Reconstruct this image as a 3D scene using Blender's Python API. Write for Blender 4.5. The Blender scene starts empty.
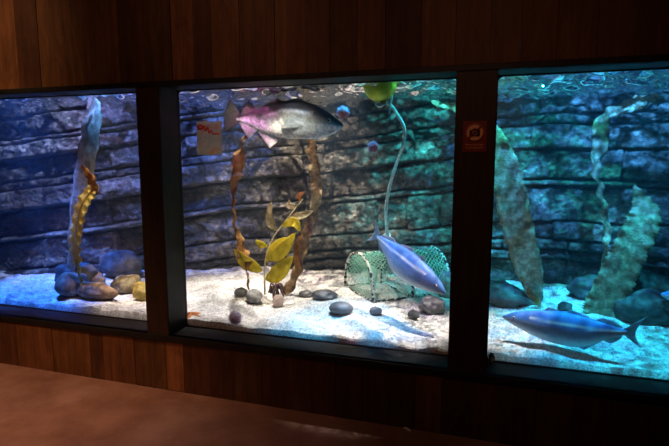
import bpy, bmesh, math, random
from mathutils import Vector, Matrix, Euler, noise
random.seed(7)
sc = bpy.context.scene
col = sc.collection
PI = math.pi
R = math.radians

# ------------------------------------------------------------------ camera
F_PX, PITCH, YAW, DIST, EYE = 505.22, 0.1287, 0.30604, 2.8292, 1.6
cp, sp, cy_, sy_ = math.cos(PITCH), math.sin(PITCH), math.cos(YAW), math.sin(YAW)
RT = Vector((cy_, sy_, 0)); F0 = Vector((-sy_, cy_, 0))
FW = F0 * cp + Vector((0, 0, -sp)); UP = F0 * sp + Vector((0, 0, cp))
CAM = Vector((0, -DIST, EYE))
cd = bpy.data.cameras.new('camera'); cam = bpy.data.objects.new('camera', cd); col.objects.link(cam)
cd.sensor_width = 36.0; cd.sensor_fit = 'HORIZONTAL'; cd.lens = F_PX / 669 * 36.0
cd.clip_start = 0.05
M = Matrix((RT, UP, -FW)).transposed().to_4x4(); M.translation = CAM
cam.matrix_world = M
sc.camera = cam


def ray(px, py):
    return RT * ((px - 334.5) / F_PX) + UP * ((223 - py) / F_PX) + FW


def at(px, py, y):                       # the point of the place at distance y behind the wall's face
    d = ray(px, py)
    return CAM + d * ((y + DIST) / d.y)


def ppm(p):                              # metres of one pixel's width at a point
    return (Vector(p) - CAM).dot(FW) / F_PX


def fbm(v, o=4, h=0.9):
    return noise.fractal(Vector(v), h, 2.1, o)


def smooth(a, b, x):
    t = max(0.0, min(1.0, (x - a) / (b - a))); return t * t * (3 - 2 * t)


def lerp(a, b, t): return a + (b - a) * t


def pw(x, tab):                          # piecewise smooth table
    if x <= tab[0][0]: return tab[0][1]
    for (a, va), (b, vb) in zip(tab, tab[1:]):
        if x <= b: return lerp(va, vb, (x - a) / (b - a))
    return tab[-1][1]


def cat(pts, t):                         # Catmull-Rom through points, t in 0..1
    n = len(pts) - 1
    f = max(0, min(n - 1e-6, t * n)); i = int(f); u = f - i
    p = [pts[max(0, min(n, i + k))] for k in (-1, 0, 1, 2)]
    return 0.5 * ((2 * p[1]) + (p[2] - p[0]) * u + (2 * p[0] - 5 * p[1] + 4 * p[2] - p[3]) * u * u
                  + (3 * p[1] - p[0] - 3 * p[2] + p[3]) * u ** 3)


# ------------------------------------------------------------------ sand height
GL = 0.20                                # the glass stands this far behind the wall's face


def zs(x, y):
    b = 0.420 + 0.054 * (y - GL)
    b += 0.035 * fbm((x * 1.1 + 3.1, y * 1.3, 0.3), 3) * smooth(-0.1, 0.9, y)
    b += 0.016 * fbm((x * 1.7, 9.2, 0.0), 3) + .02 * (1 - smooth(GL, GL + .55, y))
    b += 0.020 * noise.noise(Vector((x * 3.3 + 0.6 * y, y * 6.5 + x * 1.5, 1.7)))
    b += 0.013 * noise.noise(Vector((x * 8, y * 15 + x * 4, 4.7))) + .005 * noise.noise(Vector((x * 24, y * 30, 8)))
    return b


def sand_at(px, py):                     # where a line of sight meets the sand
    d = ray(px, py); p = None
    y = GL
    while y < 1.7:
        p = CAM + d * ((y + DIST) / d.y)
        if p.z <= zs(p.x, y): break
        y += 0.004
    p.z = zs(p.x, p.y)
    return p


# ------------------------------------------------------------------ object helpers
def tag(o, label=None, cat_=None, group=None, kind=None):
    if label: o['label'] = label
    if cat_: o['category'] = cat_
    if group: o['group'] = group
    if kind: o['kind'] = kind
    return o


def empty(name, loc, label, cat_, group=None, rot=None):
    o = bpy.data.objects.new(name, None); col.objects.link(o)
    o.location = loc; o.empty_display_size = 0.05
    if rot: o.rotation_euler = rot
    return tag(o, label, cat_, group)


class MB:
    def __init__(s): s.bm = bmesh.new(); s.smooth = False

    def box(s, a, b, bev=0.0):
        x0, y0, z0 = a; x1, y1, z1 = b
        v = [s.bm.verts.new(p) for p in ((x0, y0, z0), (x1, y0, z0), (x1, y1, z0), (x0, y1, z0),
                                         (x0, y0, z1), (x1, y0, z1), (x1, y1, z1), (x0, y1, z1))]
        fs = [s.bm.faces.new([v[i] for i in q]) for q in
              ((0, 3, 2, 1), (4, 5, 6, 7), (0, 1, 5, 4), (1, 2, 6, 5), (2, 3, 7, 6), (3, 0, 4, 7))]
        if bev:
            es = list({e for f in fs for e in f.edges})
            bmesh.ops.bevel(s.bm, geom=es, offset=bev, segments=2, affect='EDGES', profile=0.5)
        return s

    def grid(s, fn, nu, nv, wrap_u=False):
        vs = [[s.bm.verts.new(fn(i / (nu if wrap_u else nu - 1), j / (nv - 1))) for j in range(nv)] for i in range(nu)]
        for i in range(nu if wrap_u else nu - 1):
            for j in range(nv - 1):
                a = (i + 1) % nu
                s.bm.faces.new((vs[i][j], vs[a][j], vs[a][j + 1], vs[i][j + 1]))
        return vs

    def tube(s, pts, r, k=8, cap=True):
        n = len(pts); rings = []
        up = Vector((0.13, 0.31, 0.94))
        for i, p in enumerate(pts):
            p = Vector(p)
            t = (Vector(pts[min(n - 1, i + 1)]) - Vector(pts[max(0, i - 1)]))
            t = t.normalized() if t.length > 1e-9 else Vector((0, 0, 1))
            a = t.cross(up)
            if a.length < 1e-4: a = t.cross(Vector((1, 0, 0)))
            a.normalize(); b = t.cross(a); up = a.cross(t)
            rr = r(i / (n - 1)) if callable(r) else r
            rings.append([s.bm.verts.new(p + (a * math.cos(q) + b * math.sin(q)) * rr)
                          for q in [2 * PI * m / k for m in range(k)]])
        for u, v in zip(rings, rings[1:]):
            for m in range(k):
                s.bm.faces.new((u[m], u[(m + 1) % k], v[(m + 1) % k], v[m]))
        if cap:
            s.bm.faces.new(rings[0][::-1]); s.bm.faces.new(rings[-1])
        return s

    def ball(s, c, rx, ry, rz, sub=3, fn=None):
        res = bmesh.ops.create_icosphere(s.bm, subdivisions=sub, radius=1.0)
        for v in res['verts']:
            d = v.co.normalized()
            k = fn(d) if fn else 1.0
            v.co = Vector(c) + Vector((d.x * rx, d.y * ry, d.z * rz)) * k
        return s

    def build(s, name, mat, parent=None, smooth=True, recalc=True, loc=None):
        if recalc: bmesh.ops.recalc_face_normals(s.bm, faces=s.bm.faces)
        me = bpy.data.meshes.new(name)
        if smooth:
            for f in s.bm.faces: f.smooth = True
        s.bm.to_mesh(me); s.bm.free()
        for m in (mat if isinstance(mat, (list, tuple)) else [mat]): me.materials.append(m)
        o = bpy.data.objects.new(name, me); col.objects.link(o)
        if parent: o.parent = parent
        if loc: o.location = loc
        return o


def solidify(o, t):
    m = o.modifiers.new('thickness', 'SOLIDIFY'); m.thickness = t; m.offset = 0


# ------------------------------------------------------------------ materials
def newmat(name):
    m = bpy.data.materials.new(name); m.use_nodes = True
    nt = m.node_tree; nt.nodes.clear()
    out = nt.nodes.new('ShaderNodeOutputMaterial')
    return m, nt, out


def N(nt, typ, **kw):
    n = nt.nodes.new('ShaderNode' + typ)
    for k, v in kw.items():
        if k in n.inputs: n.inputs[k].default_value = v
        else: setattr(n, k, v)
    return n


def L(nt, a, ao, b, bi): nt.links.new(a.outputs[ao], b.inputs[bi])


def ramp(nt, stops):
    r = N(nt, 'ValToRGB'); e = r.color_ramp.elements
    while len(e) < len(stops): e.new(0.5)
    for el, (p, c) in zip(e, stops):
        el.position = p; el.color = (*c, 1) if len(c) == 3 else c
    return r


def coords(nt, scale=(1, 1, 1), kind='Object'):
    t = N(nt, 'TexCoord'); m = N(nt, 'Mapping'); m.inputs['Scale'].default_value = scale
    L(nt, t, kind, m, 'Vector'); return m


def plain(name, c, rough=0.6, metal=0.0, spec=0.4):
    m, nt, out = newmat(name)
    b = N(nt, 'BsdfPrincipled', Roughness=rough, Metallic=metal); b.inputs['Base Color'].default_value = (*c, 1)
    b.inputs['Specular IOR Level'].default_value = spec
    L(nt, b, 0, out, 0); return m


def mottled(name, stops, scale=8, rough=0.85, bump=0.3, bscale=40, stretch=(1, 1, 1), detail=6, spec=0.3, bdist=0.01):
    m, nt, out = newmat(name)
    co = coords(nt, stretch)
    n1 = N(nt, 'TexNoise', Scale=scale, Detail=detail, Roughness=0.65); L(nt, co, 0, n1, 'Vector')
    r = ramp(nt, stops); L(nt, n1, 'Fac', r, 0)
    b = N(nt, 'BsdfPrincipled', Roughness=rough); b.inputs['Specular IOR Level'].default_value = spec
    L(nt, r, 0, b, 'Base Color')
    n2 = N(nt, 'TexNoise', Scale=bscale, Detail=5, Roughness=0.6); L(nt, co, 0, n2, 'Vector')
    bp = N(nt, 'Bump', Strength=bump, Distance=bdist); L(nt, n2, 'Fac', bp, 'Height'); L(nt, bp, 0, b, 'Normal')
    L(nt, b, 0, out, 0); return m


def kelp_mat(name, stops, scale=9, trans=0.45, tc=None, stretch=(1, 1, 1)):
    m, nt, out = newmat(name)
    co = coords(nt, stretch)
    n1 = N(nt, 'TexNoise', Scale=scale, Detail=5, Roughness=0.6); L(nt, co, 0, n1, 'Vector')
    r = ramp(nt, stops); L(nt, n1, 'Fac', r, 0)
    b = N(nt, 'BsdfPrincipled', Roughness=0.42); b.inputs['Specular IOR Level'].default_value = 0.35
    L(nt, r, 0, b, 'Base Color')
    n2 = N(nt, 'TexNoise', Scale=scale * 5, Detail=3); L(nt, co, 0, n2, 'Vector')
    bp = N(nt, 'Bump', Strength=0.9, Distance=0.012); L(nt, n2, 'Fac', bp, 'Height'); L(nt, bp, 0, b, 'Normal')
    t = N(nt, 'BsdfTranslucent'); L(nt, r, 0, t, 'Color')
    mx = N(nt, 'MixShader', Fac=trans); L(nt, b, 0, mx, 1); L(nt, t, 0, mx, 2)
    L(nt, mx, 0, out, 0); return m


# planks: every board its own tone, long grain, worn streaks
def plank_mat():
    m, nt, out = newmat('reclaimed_boards')
    g = N(nt, 'NewGeometry')
    att = N(nt, 'Attribute'); att.attribute_name = 'tone'
    co = coords(nt, (1, 1, 1))
    off = N(nt, 'VectorMath', operation='SCALE'); comb = N(nt, 'CombineXYZ')
    L(nt, g, 'Random Per Island', comb, 0); L(nt, g, 'Random Per Island', comb, 2)
    L(nt, comb, 0, off, 0); off.inputs['Scale'].default_value = 37.0
    add = N(nt, 'VectorMath', operation='ADD'); L(nt, co, 0, add, 0); L(nt, off, 0, add, 1)
    mp = N(nt, 'Mapping'); mp.inputs['Scale'].default_value = (26, 26, 1.6); L(nt, add, 0, mp, 0)
    n1 = N(nt, 'TexNoise', Scale=1.0, Detail=8, Roughness=0.7, Distortion=0.6); L(nt, mp, 0, n1, 'Vector')
    mp2 = N(nt, 'Mapping'); mp2.inputs['Scale'].default_value = (9, 9, 2.6); L(nt, add, 0, mp2, 0)
    n2 = N(nt, 'TexNoise', Scale=1.0, Detail=6, Roughness=0.75, Distortion=1.0); L(nt, mp2, 0, n2, 'Vector')
    r = ramp(nt, [(0.28, (0.045, 0.018, 0.008)), (0.52, (0.20, 0.085, 0.036)), (0.75, (0.36, 0.18, 0.085))])
    mixf = N(nt, 'Math', operation='MULTIPLY_ADD'); mixf.inputs[1].default_value = 0.5
    h2 = N(nt, 'Math', operation='MULTIPLY'); h2.inputs[1].default_value = 0.5; L(nt, n2, 'Fac', h2, 0)
    L(nt, n1, 'Fac', mixf, 0); L(nt, h2, 0, mixf, 2); L(nt, mixf, 0, r, 0)
    mul = N(nt, 'MixRGB', blend_type='MULTIPLY'); mul.inputs[0].default_value = 1.0
    L(nt, r, 0, mul, 1); L(nt, att, 'Color', mul, 2)
    b = N(nt, 'BsdfPrincipled', Roughness=0.6); b.inputs['Specular IOR Level'].default_value = 0.25
    L(nt, mul, 0, b, 'Base Color')
    bp = N(nt, 'Bump', Strength=0.5, Distance=0.006); L(nt, mixf, 0, bp, 'Height'); L(nt, bp, 0, b, 'Normal')
    L(nt, b, 0, out, 0); return m


M_plank = plank_mat()
M_black = mottled('black_painted_wood', [(0.3, (0.008, 0.008, 0.009)), (0.7, (0.022, 0.021, 0.021))], 14, 0.45, 0.2, 90, (1, 1, 1), spec=0.22, bdist=0.003)
M_post = mottled('dark_stained_post', [(0.3, (0.022, 0.013, 0.009)), (0.7, (0.055, 0.030, 0.018))], 4, 0.5, 0.2, 60, (14, 14, 1), spec=0.3, bdist=0.003)
M_floor = mottled('brown_stained_concrete', [(0.30, (0.20, 0.10, 0.075)), (0.5, (0.30, 0.165, 0.125)), (0.72, (0.42, 0.25, 0.20))], 2.6, 0.62, 0.25, 55, detail=9, bdist=0.004)


def sand_mat():
    m, nt, out = newmat('white_coral_sand')
    co = coords(nt, (1, .45, 1))
    v = N(nt, 'TexNoise', Scale=62, Detail=4, Roughness=1.0); L(nt, co, 0, v, 'Vector')
    r = ramp(nt, [(0.36, (0.16, 0.15, 0.15)), (0.47, (0.58, 0.56, 0.53)), (0.58, (0.92, 0.90, 0.87))]); L(nt, v, 'Fac', r, 0)
    n = N(nt, 'TexNoise', Scale=6, Detail=5); L(nt, co, 0, n, 'Vector')
    r2 = ramp(nt, [(0.35, (0.88, 0.87, 0.86)), (0.65, (1, 1, 1))]); L(nt, n, 'Fac', r2, 0)
    mu = N(nt, 'MixRGB', blend_type='MULTIPLY'); mu.inputs[0].default_value = 1; L(nt, r, 0, mu, 1); L(nt, r2, 0, mu, 2)
    b = N(nt, 'BsdfPrincipled', Roughness=0.9); b.inputs['Specular IOR Level'].default_value = 0.15; L(nt, mu, 0, b, 'Base Color')
    bp = N(nt, 'Bump', Strength=1.0, Distance=0.008); L(nt, v, 'Fac', bp, 'Height'); L(nt, bp, 0, b, 'Normal')
    L(nt, b, 0, out, 0); return m


M_sand = sand_mat()


def rockface_mat():
    m, nt, out = newmat('layered_slate')
    co = coords(nt)
    mp = N(nt, 'Mapping'); mp.inputs['Scale'].default_value = (1.0, 1.0, 1.9); L(nt, co, 0, mp, 0)
    n1 = N(nt, 'TexNoise', Scale=2.6, Detail=12, Roughness=0.74, Distortion=0.3); L(nt, mp, 0, n1, 'Vector')
    r = ramp(nt, [(0.36, (0.035, 0.032, 0.03)), (0.48, (0.10, 0.088, 0.075)), (0.58, (0.22, 0.195, 0.17)), (0.70, (0.55, 0.50, 0.44))]); L(nt, n1, 'Fac', r, 0)
    n3 = N(nt, 'TexNoise', Scale=19, Detail=10, Roughness=0.8); L(nt, co, 0, n3, 'Vector')
    r3 = ramp(nt, [(0.38, (0.35, 0.34, 0.33)), (0.52, (.9, .9, .9)), (0.66, (1.9, 1.85, 1.8))]); L(nt, n3, 'Fac', r3, 0)
    mu = N(nt, 'MixRGB', blend_type='MULTIPLY'); mu.inputs[0].default_value = 1; L(nt, r, 0, mu, 1); L(nt, r3, 0, mu, 2)
    b = N(nt, 'BsdfPrincipled', Roughness=0.75); b.inputs['Specular IOR Level'].default_value = 0.35; L(nt, mu, 0, b, 'Base Color')
    n2 = N(nt, 'TexNoise', Scale=9, Detail=12, Roughness=0.72); L(nt, co, 0, n2, 'Vector')
    bp = N(nt, 'Bump', Strength=1.0, Distance=0.06); L(nt, n2, 'Fac', bp, 'Height'); L(nt, bp, 0, b, 'Normal')
    L(nt, b, 0, out, 0); return m


M_rockface = rockface_mat()


def glass_mat():
    m, nt, out = newmat('tank_glass')
    t = N(nt, 'BsdfTransparent'); t.inputs[0].default_value = (0.97, 0.985, 0.98, 1)
    g = N(nt, 'BsdfGlossy', Roughness=0.0); g.inputs[0].default_value = (1, 1, 1, 1)
    f = N(nt, 'Fresnel', IOR=1.25)
    mx = N(nt, 'MixShader'); L(nt, f, 0, mx, 0); L(nt, t, 0, mx, 1); L(nt, g, 0, mx, 2); L(nt, mx, 0, out, 0)
    return m


M_glass = glass_mat()


def water_mat():
    m, nt, out = newmat('clear_tank_water')
    t = N(nt, 'BsdfTransparent'); t.inputs[0].default_value = (1, 1, 1, 1)
    g = N(nt, 'BsdfGlossy', Roughness=0.02); g.inputs[0].default_value = (0.95, 0.97, 1, 1)
    co = coords(nt, (1, 2.0, 1)); nz = N(nt, 'TexNoise', Scale=6, Detail=1, Roughness=.4); L(nt, co, 0, nz, 'Vector')
    bp = N(nt, 'Bump', Strength=.3, Distance=.02); L(nt, nz, 'Fac', bp, 'Height'); L(nt, bp, 0, g, 'Normal')
    lw = N(nt, 'LayerWeight', Blend=0.5)
    r = ramp(nt, [(0.30, (0.03,) * 3), (0.42, (0.97,) * 3)]); L(nt, lw, 'Facing', r, 0)
    ge = N(nt, 'NewGeometry'); sx = N(nt, 'SeparateXYZ'); L(nt, ge, 'True Normal', sx, 0)
    ab = N(nt, 'Math', operation='ABSOLUTE'); L(nt, sx, 2, ab, 0)
    gt = N(nt, 'Math', operation='GREATER_THAN'); gt.inputs[1].default_value = .3; L(nt, ab, 0, gt, 0)
    mu = N(nt, 'Math', operation='MULTIPLY'); L(nt, r, 0, mu, 0); L(nt, gt, 0, mu, 1)
    mx = N(nt, 'MixShader'); L(nt, mu, 0, mx, 0); L(nt, t, 0, mx, 1); L(nt, g, 0, mx, 2); L(nt, mx, 0, out, 0)
    v = N(nt, 'VolumeScatter', Density=.032, Anisotropy=.3); v.inputs[0].default_value = (.62, .80, 1, 1); L(nt, v, 0, out, 'Volume')
    return m


M_water = water_mat()

# ------------------------------------------------------------------ the room
Z_BOT, Z_SILL, Z_TOP, Z_RAIL = 0.352, 0.395, 2.052, 2.085
W = [(-4.30, -2.25), (-2.08, -0.21), (-0.008, 1.95)]
XL, XR = -5.2, 2.8
b = MB(); b.box((XL, -4.2, -0.08), (XR, -0.002, 0)); floor = b.build('floor', M_floor, smooth=False); tag(floor, kind='structure')


def planks(mb, z0, z1, edges, tones, y1):
    lay = mb.bm.verts.layers.float_color.get('tone') or mb.bm.verts.layers.float_color.new('tone')
    for (a, c), t in zip(zip(edges, edges[1:]), tones):
        n0 = len(mb.bm.verts)
        dy = random.uniform(-0.004, 0.004)
        mb.box((a + 0.0012, dy, z0), (c - 0.0012, y1, z1))
        mb.bm.verts.ensure_lookup_table()
        for v in mb.bm.verts[n0:]: v[lay] = (*t, 1)


def xw(px, py): return at(px, py, 0).x


up_px = [-60, -25, 18, 40, 91, 120, 146, 172, 194, 212, 240, 275, 305, 330, 357, 385, 421, 455, 490, 520, 556, 596, 640, 690, 740]
up_t = [.7, .6, 1.0, .45, .95, .75, .35, .4, .85, .4, .7, .62, .7, .5, .4, .62, .3, .7, .6, .55, .5, .55, .5, .5, .5]
lo_px = [-70, -30, 20, 55, 92, 105, 136, 167, 184, 210, 235, 262, 285, 312, 335, 362, 388, 415, 441, 470, 500, 535, 572, 610, 650, 700]
lo_t = [.6, .7, .6, .95, .8, .45, .75, .65, 1.5, .5, .42, .5, .36, .45, .4, .34, .42, .38, .8, .36, .42, .34, .38, .34, .3, .3]
eu = [xw(p, 60) for p in up_px]; el = [xw(p, 370 + p * 0.1) for p in lo_px]
eu = [XL] + [e for e in eu if XL + .1 < e < XR - .1] + [XR]; el = [XL] + [e for e in el if XL + .1 < e < XR - .1] + [XR]
tc = lambda t: (t * random.uniform(.95, 1.05), t * random.uniform(.88, 1.02), t * random.uniform(.82, 1.05))
wb = MB()
planks(wb, Z_RAIL, 3.0, eu, [tc(t) for t in up_t] + [(.5, .5, .5)] * 9, 0.05)
planks(wb, 0.0, Z_BOT, el, [tc(t) for t in lo_t] + [(.4, .4, .4)] * 9, 0.05)
wall = wb.build('wall_front', M_plank, smooth=False); tag(wall, kind='structure')

b = MB(); b.box((XL, -0.012, Z_TOP), (XR, 0.03, Z_RAIL), 0.003); tag(b.build('trim_1', M_black, smooth=False), kind='structure')
b = MB(); b.box((XL, -0.012, Z_BOT), (XR, 0.03, Z_SILL), 0.003); tag(b.build('trim_2', M_black, smooth=False), kind='structure')
posts = [(XL, W[0][0]), (W[0][1], W[1][0]), (W[1][1], W[2][0]), (W[2][1], XR)]
for i, (a, c) in enumerate(posts):
    b = MB(); b.box((a, -0.004, Z_SILL), (c, 0.0, Z_TOP)); b.box((a + .004, 0.0, Z_SILL), (c - .004, GL + .03, Z_TOP))
    tag(b.build('trim_%d' % (i + 3), M_post, smooth=False), kind='structure')


def rounded(x0, z0, x1, z1, r, k=6):
    pts = []
    for cx, cz, a0 in ((x1 - r, z1 - r, 0), (x0 + r, z1 - r, 90), (x0 + r, z0 + r, 180), (x1 - r, z0 + r, 270)):
        for j in range(k + 1):
            a = R(a0 + 90 * j / k); pts.append((cx + r * math.cos(a), cz + r * math.sin(a)))
    return pts


for i, (a, c) in enumerate(W):
    wn = empty('window_%d' % (i + 1), ((a + c) / 2, GL, Z_SILL), None, None); wn['kind'] = 'structure'
    ox, oy, oz = wn.location
    # deep black reveal: two jambs and a lintel
    b = MB(); b.box((a - .002 - ox, 0.0 - oy, 0), (a + .004 - ox, 0.0, Z_TOP - oz)); b.build('jamb', M_black, wn, False)
    b = MB(); b.box((c - .004 - ox, 0.0 - oy, 0), (c + .002 - ox, 0.0, Z_TOP - oz)); b.build('jamb', M_black, wn, False)
    b = MB(); b.box((a - ox, -GL, Z_TOP - oz), (c - ox, 0.04, Z_TOP + .02 - oz)); b.build('lintel', M_black, wn, False)
    b = MB(); b.box((a - ox, -GL - .006, -.02), (c - ox, 0.02, 0), 0.002); b.build('sill', M_black, wn, False)
    # black gasket with rounded corners round the pane
    outer = rounded(a - ox - .01, -.012, c - ox + .01, Z_TOP - oz + .01, .01)
    inner = rounded(a - ox + .007, .006, c - ox - .007, Z_TOP - oz - .006, .03)
    b = MB()
    for y in (-.006, .006):
        pass
    n = len(outer)
    vo = [[b.bm.verts.new((p[0], y, p[1])) for p in outer] for y in (-.004, .012)]
    vi = [[b.bm.verts.new((p[0], y, p[1])) for p in inner] for y in (-.004, .012)]
    for k in range(n):
        q = (k + 1) % n
        b.bm.faces.new((vo[0][k], vo[0][q], vi[0][q], vi[0][k])); b.bm.faces.new((vo[1][k], vo[1][q], vi[1][q], vi[1][k]))
        b.bm.faces.new((vi[0][k], vi[0][q], vi[1][q], vi[1][k])); b.bm.faces.new((vo[0][k], vo[0][q], vo[1][q], vo[1][k]))
    b.build('gasket', M_black, wn, False)
    b = MB(); vv = [b.bm.verts.new((p[0], 0.004, p[1])) for p in inner]; b.bm.faces.new(vv)
    b.build('pane', M_glass, wn, False, recalc=False)

# ------------------------------------------------------------------ the tank
# layered rock wall: beds of uneven thickness, stepped faces, joints and black cracks
beds = []; z = 0.2
rb = random.Random(21)
while z < 2.75:
    h = rb.choice((.05, .09, .15, .20, .25, .30))
    js = []; x = -5.3 + rb.random() * .4
    while x < 2.9:
        js.append((x, rb.uniform(-.05, .055))); x += rb.uniform(.2, 1.1)
    beds.append((z, h, rb.uniform(-.05, .055), js)); z += h


def base_y(x):
    return pw(x, [(-5.3, 0.90), (-4.4, 0.95), (-3.9, 1.05), (-3.3, 1.22), (-2.9, 1.42), (-2.5, 1.62), (-1.7, 1.66), (-1.35, 1.72), (-0.6, 1.64), (0, 1.70), (0.7, 1.72), (1.6, 1.58), (3, 1.45)])


TILT = [(-5.3, -.62), (-2.2, -.12), (-1.0, .06), (0, .15), (3, .19)]


def rock_y(x, z):
    w = 0.02 * fbm((x * .9, 2.2, 0.4), 3) + .10 * noise.noise(Vector((x * .45, 7.7, 0)))
    zz = z + w - pw(x, TILT) + .012 * noise.noise(Vector((x * 4, z * 4, 9))) + .006 * noise.noise(Vector((x * 13, z * 13, 2)))
    k = 0
    while k < len(beds) - 1 and zz > beds[k][0] + beds[k][1]: k += 1
    z0, h, off, js = beds[k]
    xj = x + .03 * noise.noise(Vector((x * 5, z * 5, k * 3.3)))
    j = 0
    while j < len(js) - 1 and xj > js[j + 1][0]: j += 1
    d = off + js[j][1]
    e = min(zz - z0, z0 + h - zz)
    ex = min(abs(xj - js[j][0]), abs(js[min(j + 1, len(js) - 1)][0] - xj) if j + 1 < len(js) else 9)
    ck = .017 * (.35 + 1.3 * abs(noise.noise(Vector((x * 2.1, k * 5.5, 0)))))
    edge = .10 * (1 - smooth(0, ck, e)) + .075 * (1 - smooth(0, ck * .8, ex)) + .018 * (1 - smooth(0, .03, e))
    lean = -0.06 * (z - 1.2) / 1.0
    crev = .22 * math.exp(-((x + 1.80 - .05 * math.sin(z * 6)) / .045) ** 2)
    r = .045 * fbm((x * 2.6, z * 3.6, 1.3), 4) + .026 * noise.turbulence(Vector((x * 7, z * 9, 3)), 4, True, noise_basis='BLENDER', amplitude_scale=.6, frequency_scale=2.1)
    return base_y(x) + d + edge + lean + crev + r


NX, NZ = 900, 280
b = MB(); b.grid(lambda u, v: Vector((lerp(-5.3, 2.9, u), rock_y(lerp(-5.3, 2.9, u), lerp(.25, 2.65, v)), lerp(.25, 2.65, v))), NX, NZ)
wb_ = b.build('wall_back', M_rockface, smooth=True); tag(wb_, kind='structure')
for nm, x in (('wall_left', -5.2), ('wall_right', 2.8)):
    b = MB(); b.box((x - .03, GL + .04, .25), (x + .03, 1.9, 2.65)); tag(b.build(nm, M_rockface, smooth=False), kind='structure')
b = MB(); b.box((-5.23, .05, 2.95), (2.83, 2.1, 3.0)); tag(b.build('ceiling', M_black, smooth=False), kind='structure')

# sand: ripples and low dunes; cut straight by the glass at the front
b = MB()
def sand_pt(u, v):
    x = lerp(-5.15, 2.75, u)
    if v < 1e-6: return Vector((x, GL + .012, .37))
    y = lerp(GL + .012, 1.95, max(0, (v - .01) / .99) ** 1.25)
    return Vector((x, y, zs(x, y)))
b.grid(sand_pt, 520, 150)
sand = b.build('sand_bed', M_sand); tag(sand, 'rippled bed of white sand covering the tank bottom', 'sand', kind='stuff')

# the water: rippled on top, straight against the glass
ZW = 2.085
b = MB()
WX0, WX1, WY0, WY1, WZ0 = -5.165, 2.765, GL + .006, 1.98, .38
def wat(u, v):
    x = lerp(WX0, WX1, u); y = lerp(WY0, WY1, v)
    h = .055 * noise.noise(Vector((x * 6 + y * 1.5, y * 7.5, 0))) + .022 * noise.noise(Vector((x * 13 + y * 3, y * 16, 2))) + .004 * noise.noise(Vector((x * 24, y * 34, 5)))
    return Vector((x, y, ZW + h))
vs = b.grid(wat, 560, 170)
low = [[b.bm.verts.new((lerp(WX0, WX1, u), lerp(WY0, WY1, v), WZ0)) for v in (0, 1)] for u in (0, 1)]
nu, nv = len(vs), len(vs[0])
b.bm.faces.new([low[0][0], low[1][0]] + [vs[i][0] for i in range(nu - 1, -1, -1)])
b.bm.faces.new([low[0][1], low[1][1]] + [vs[i][-1] for i in range(nu - 1, -1, -1)])
b.bm.faces.new([low[0][0], low[0][1]] + [vs[0][j] for j in range(nv - 1, -1, -1)])
b.bm.faces.new([low[1][0], low[1][1]] + [vs[-1][j] for j in range(nv - 1, -1, -1)])
b.bm.faces.new([low[0][0], low[1][0], low[1][1], low[0][1]])
water = b.build('water', M_water)
for f in water.data.polygons:
    if len(f.vertices) > 4 or f.index == len(water.data.polygons) - 1: f.use_smooth = False
tag(water, 'clear bluish water filling the tank, rippled and glittering on top', 'water', kind='stuff')


# ------------------------------------------------------------------ rocks and pebbles
def stone(name, label, px, w, h, mat, seed, group='rocks on the tank sand', depth=0.8, y=None, rough=.16, cat_='rock', sub=4, tilt=0, sink=.18, dy=.55, flat=0):
    """px: pixel of the front foot of the stone (x centre, bottom row); w,h its size in pixels"""
    p = sand_at(*px) if y is None else at(px[0], px[1], y)
    k = ppm(p); rx = w * k / 2; rz = h * k * .5 * 1.06; ry = rx * depth
    c = Vector((p.x, p.y + ry * dy, 0)); c.z = p.z + rz * (1 - sink)
    sd = Vector((seed * 3.7, seed * 1.3, seed * 9.1))
    def fn(d):
        q = 1 + rough * 1.4 * noise.noise(d * 1.3 + sd) + rough * .6 * noise.noise(d * 3.1 + sd) + rough * .22 * noise.noise(d * 8 + sd)
        if flat and d.z > .2: q *= 1 - flat * (d.z - .2)
        return q
    mb = MB(); mb.ball((0, 0, 0), rx, ry, rz, sub, fn)
    o = mb.build(name, mat); o.location = c; o.rotation_euler = (0, R(tilt), R(seed * 17 % 30 - 15))
    return tag(o, label, cat_, group)


M_brownrock = mottled('brown_pitted_stone', [(.3, (.09, .05, .035)), (.5, (.24, .15, .10)), (.72, (.42, .30, .22))], 14, .8, .7, 70)
M_mottrock = mottled('mottled_stone', [(.35, (.05, .035, .02)), (.5, (.24, .18, .10)), (.62, (.52, .46, .33))], 9, .7, .5, 50)
M_yellowrock = mottled('ochre_stone', [(.3, (.16, .10, .02)), (.5, (.46, .33, .08)), (.7, (.62, .52, .22))], 12, .7, .5, 60)
M_darkrock = mottled('dark_slate_stone', [(.3, (.03, .03, .035)), (.55, (.09, .085, .085)), (.75, (.2, .19, .18))], 10, .75, .6, 50)
M_pink = mottled('pale_pink_stone', [(.3, (.45, .32, .28)), (.7, (.72, .58, .52))], 14, .7, .3, 70)
M_greyrock = mottled('grey_granite_stone', [(.3, (.10, .10, .10)), (.5, (.24, .235, .23)), (.7, (.45, .44, .43))], 22, .7, .4, 90)
M_slate = mottled('smooth_slate_pebble', [(.3, (.07, .07, .075)), (.7, (.16, .155, .16))], 9, .5, .2, 60)

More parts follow.
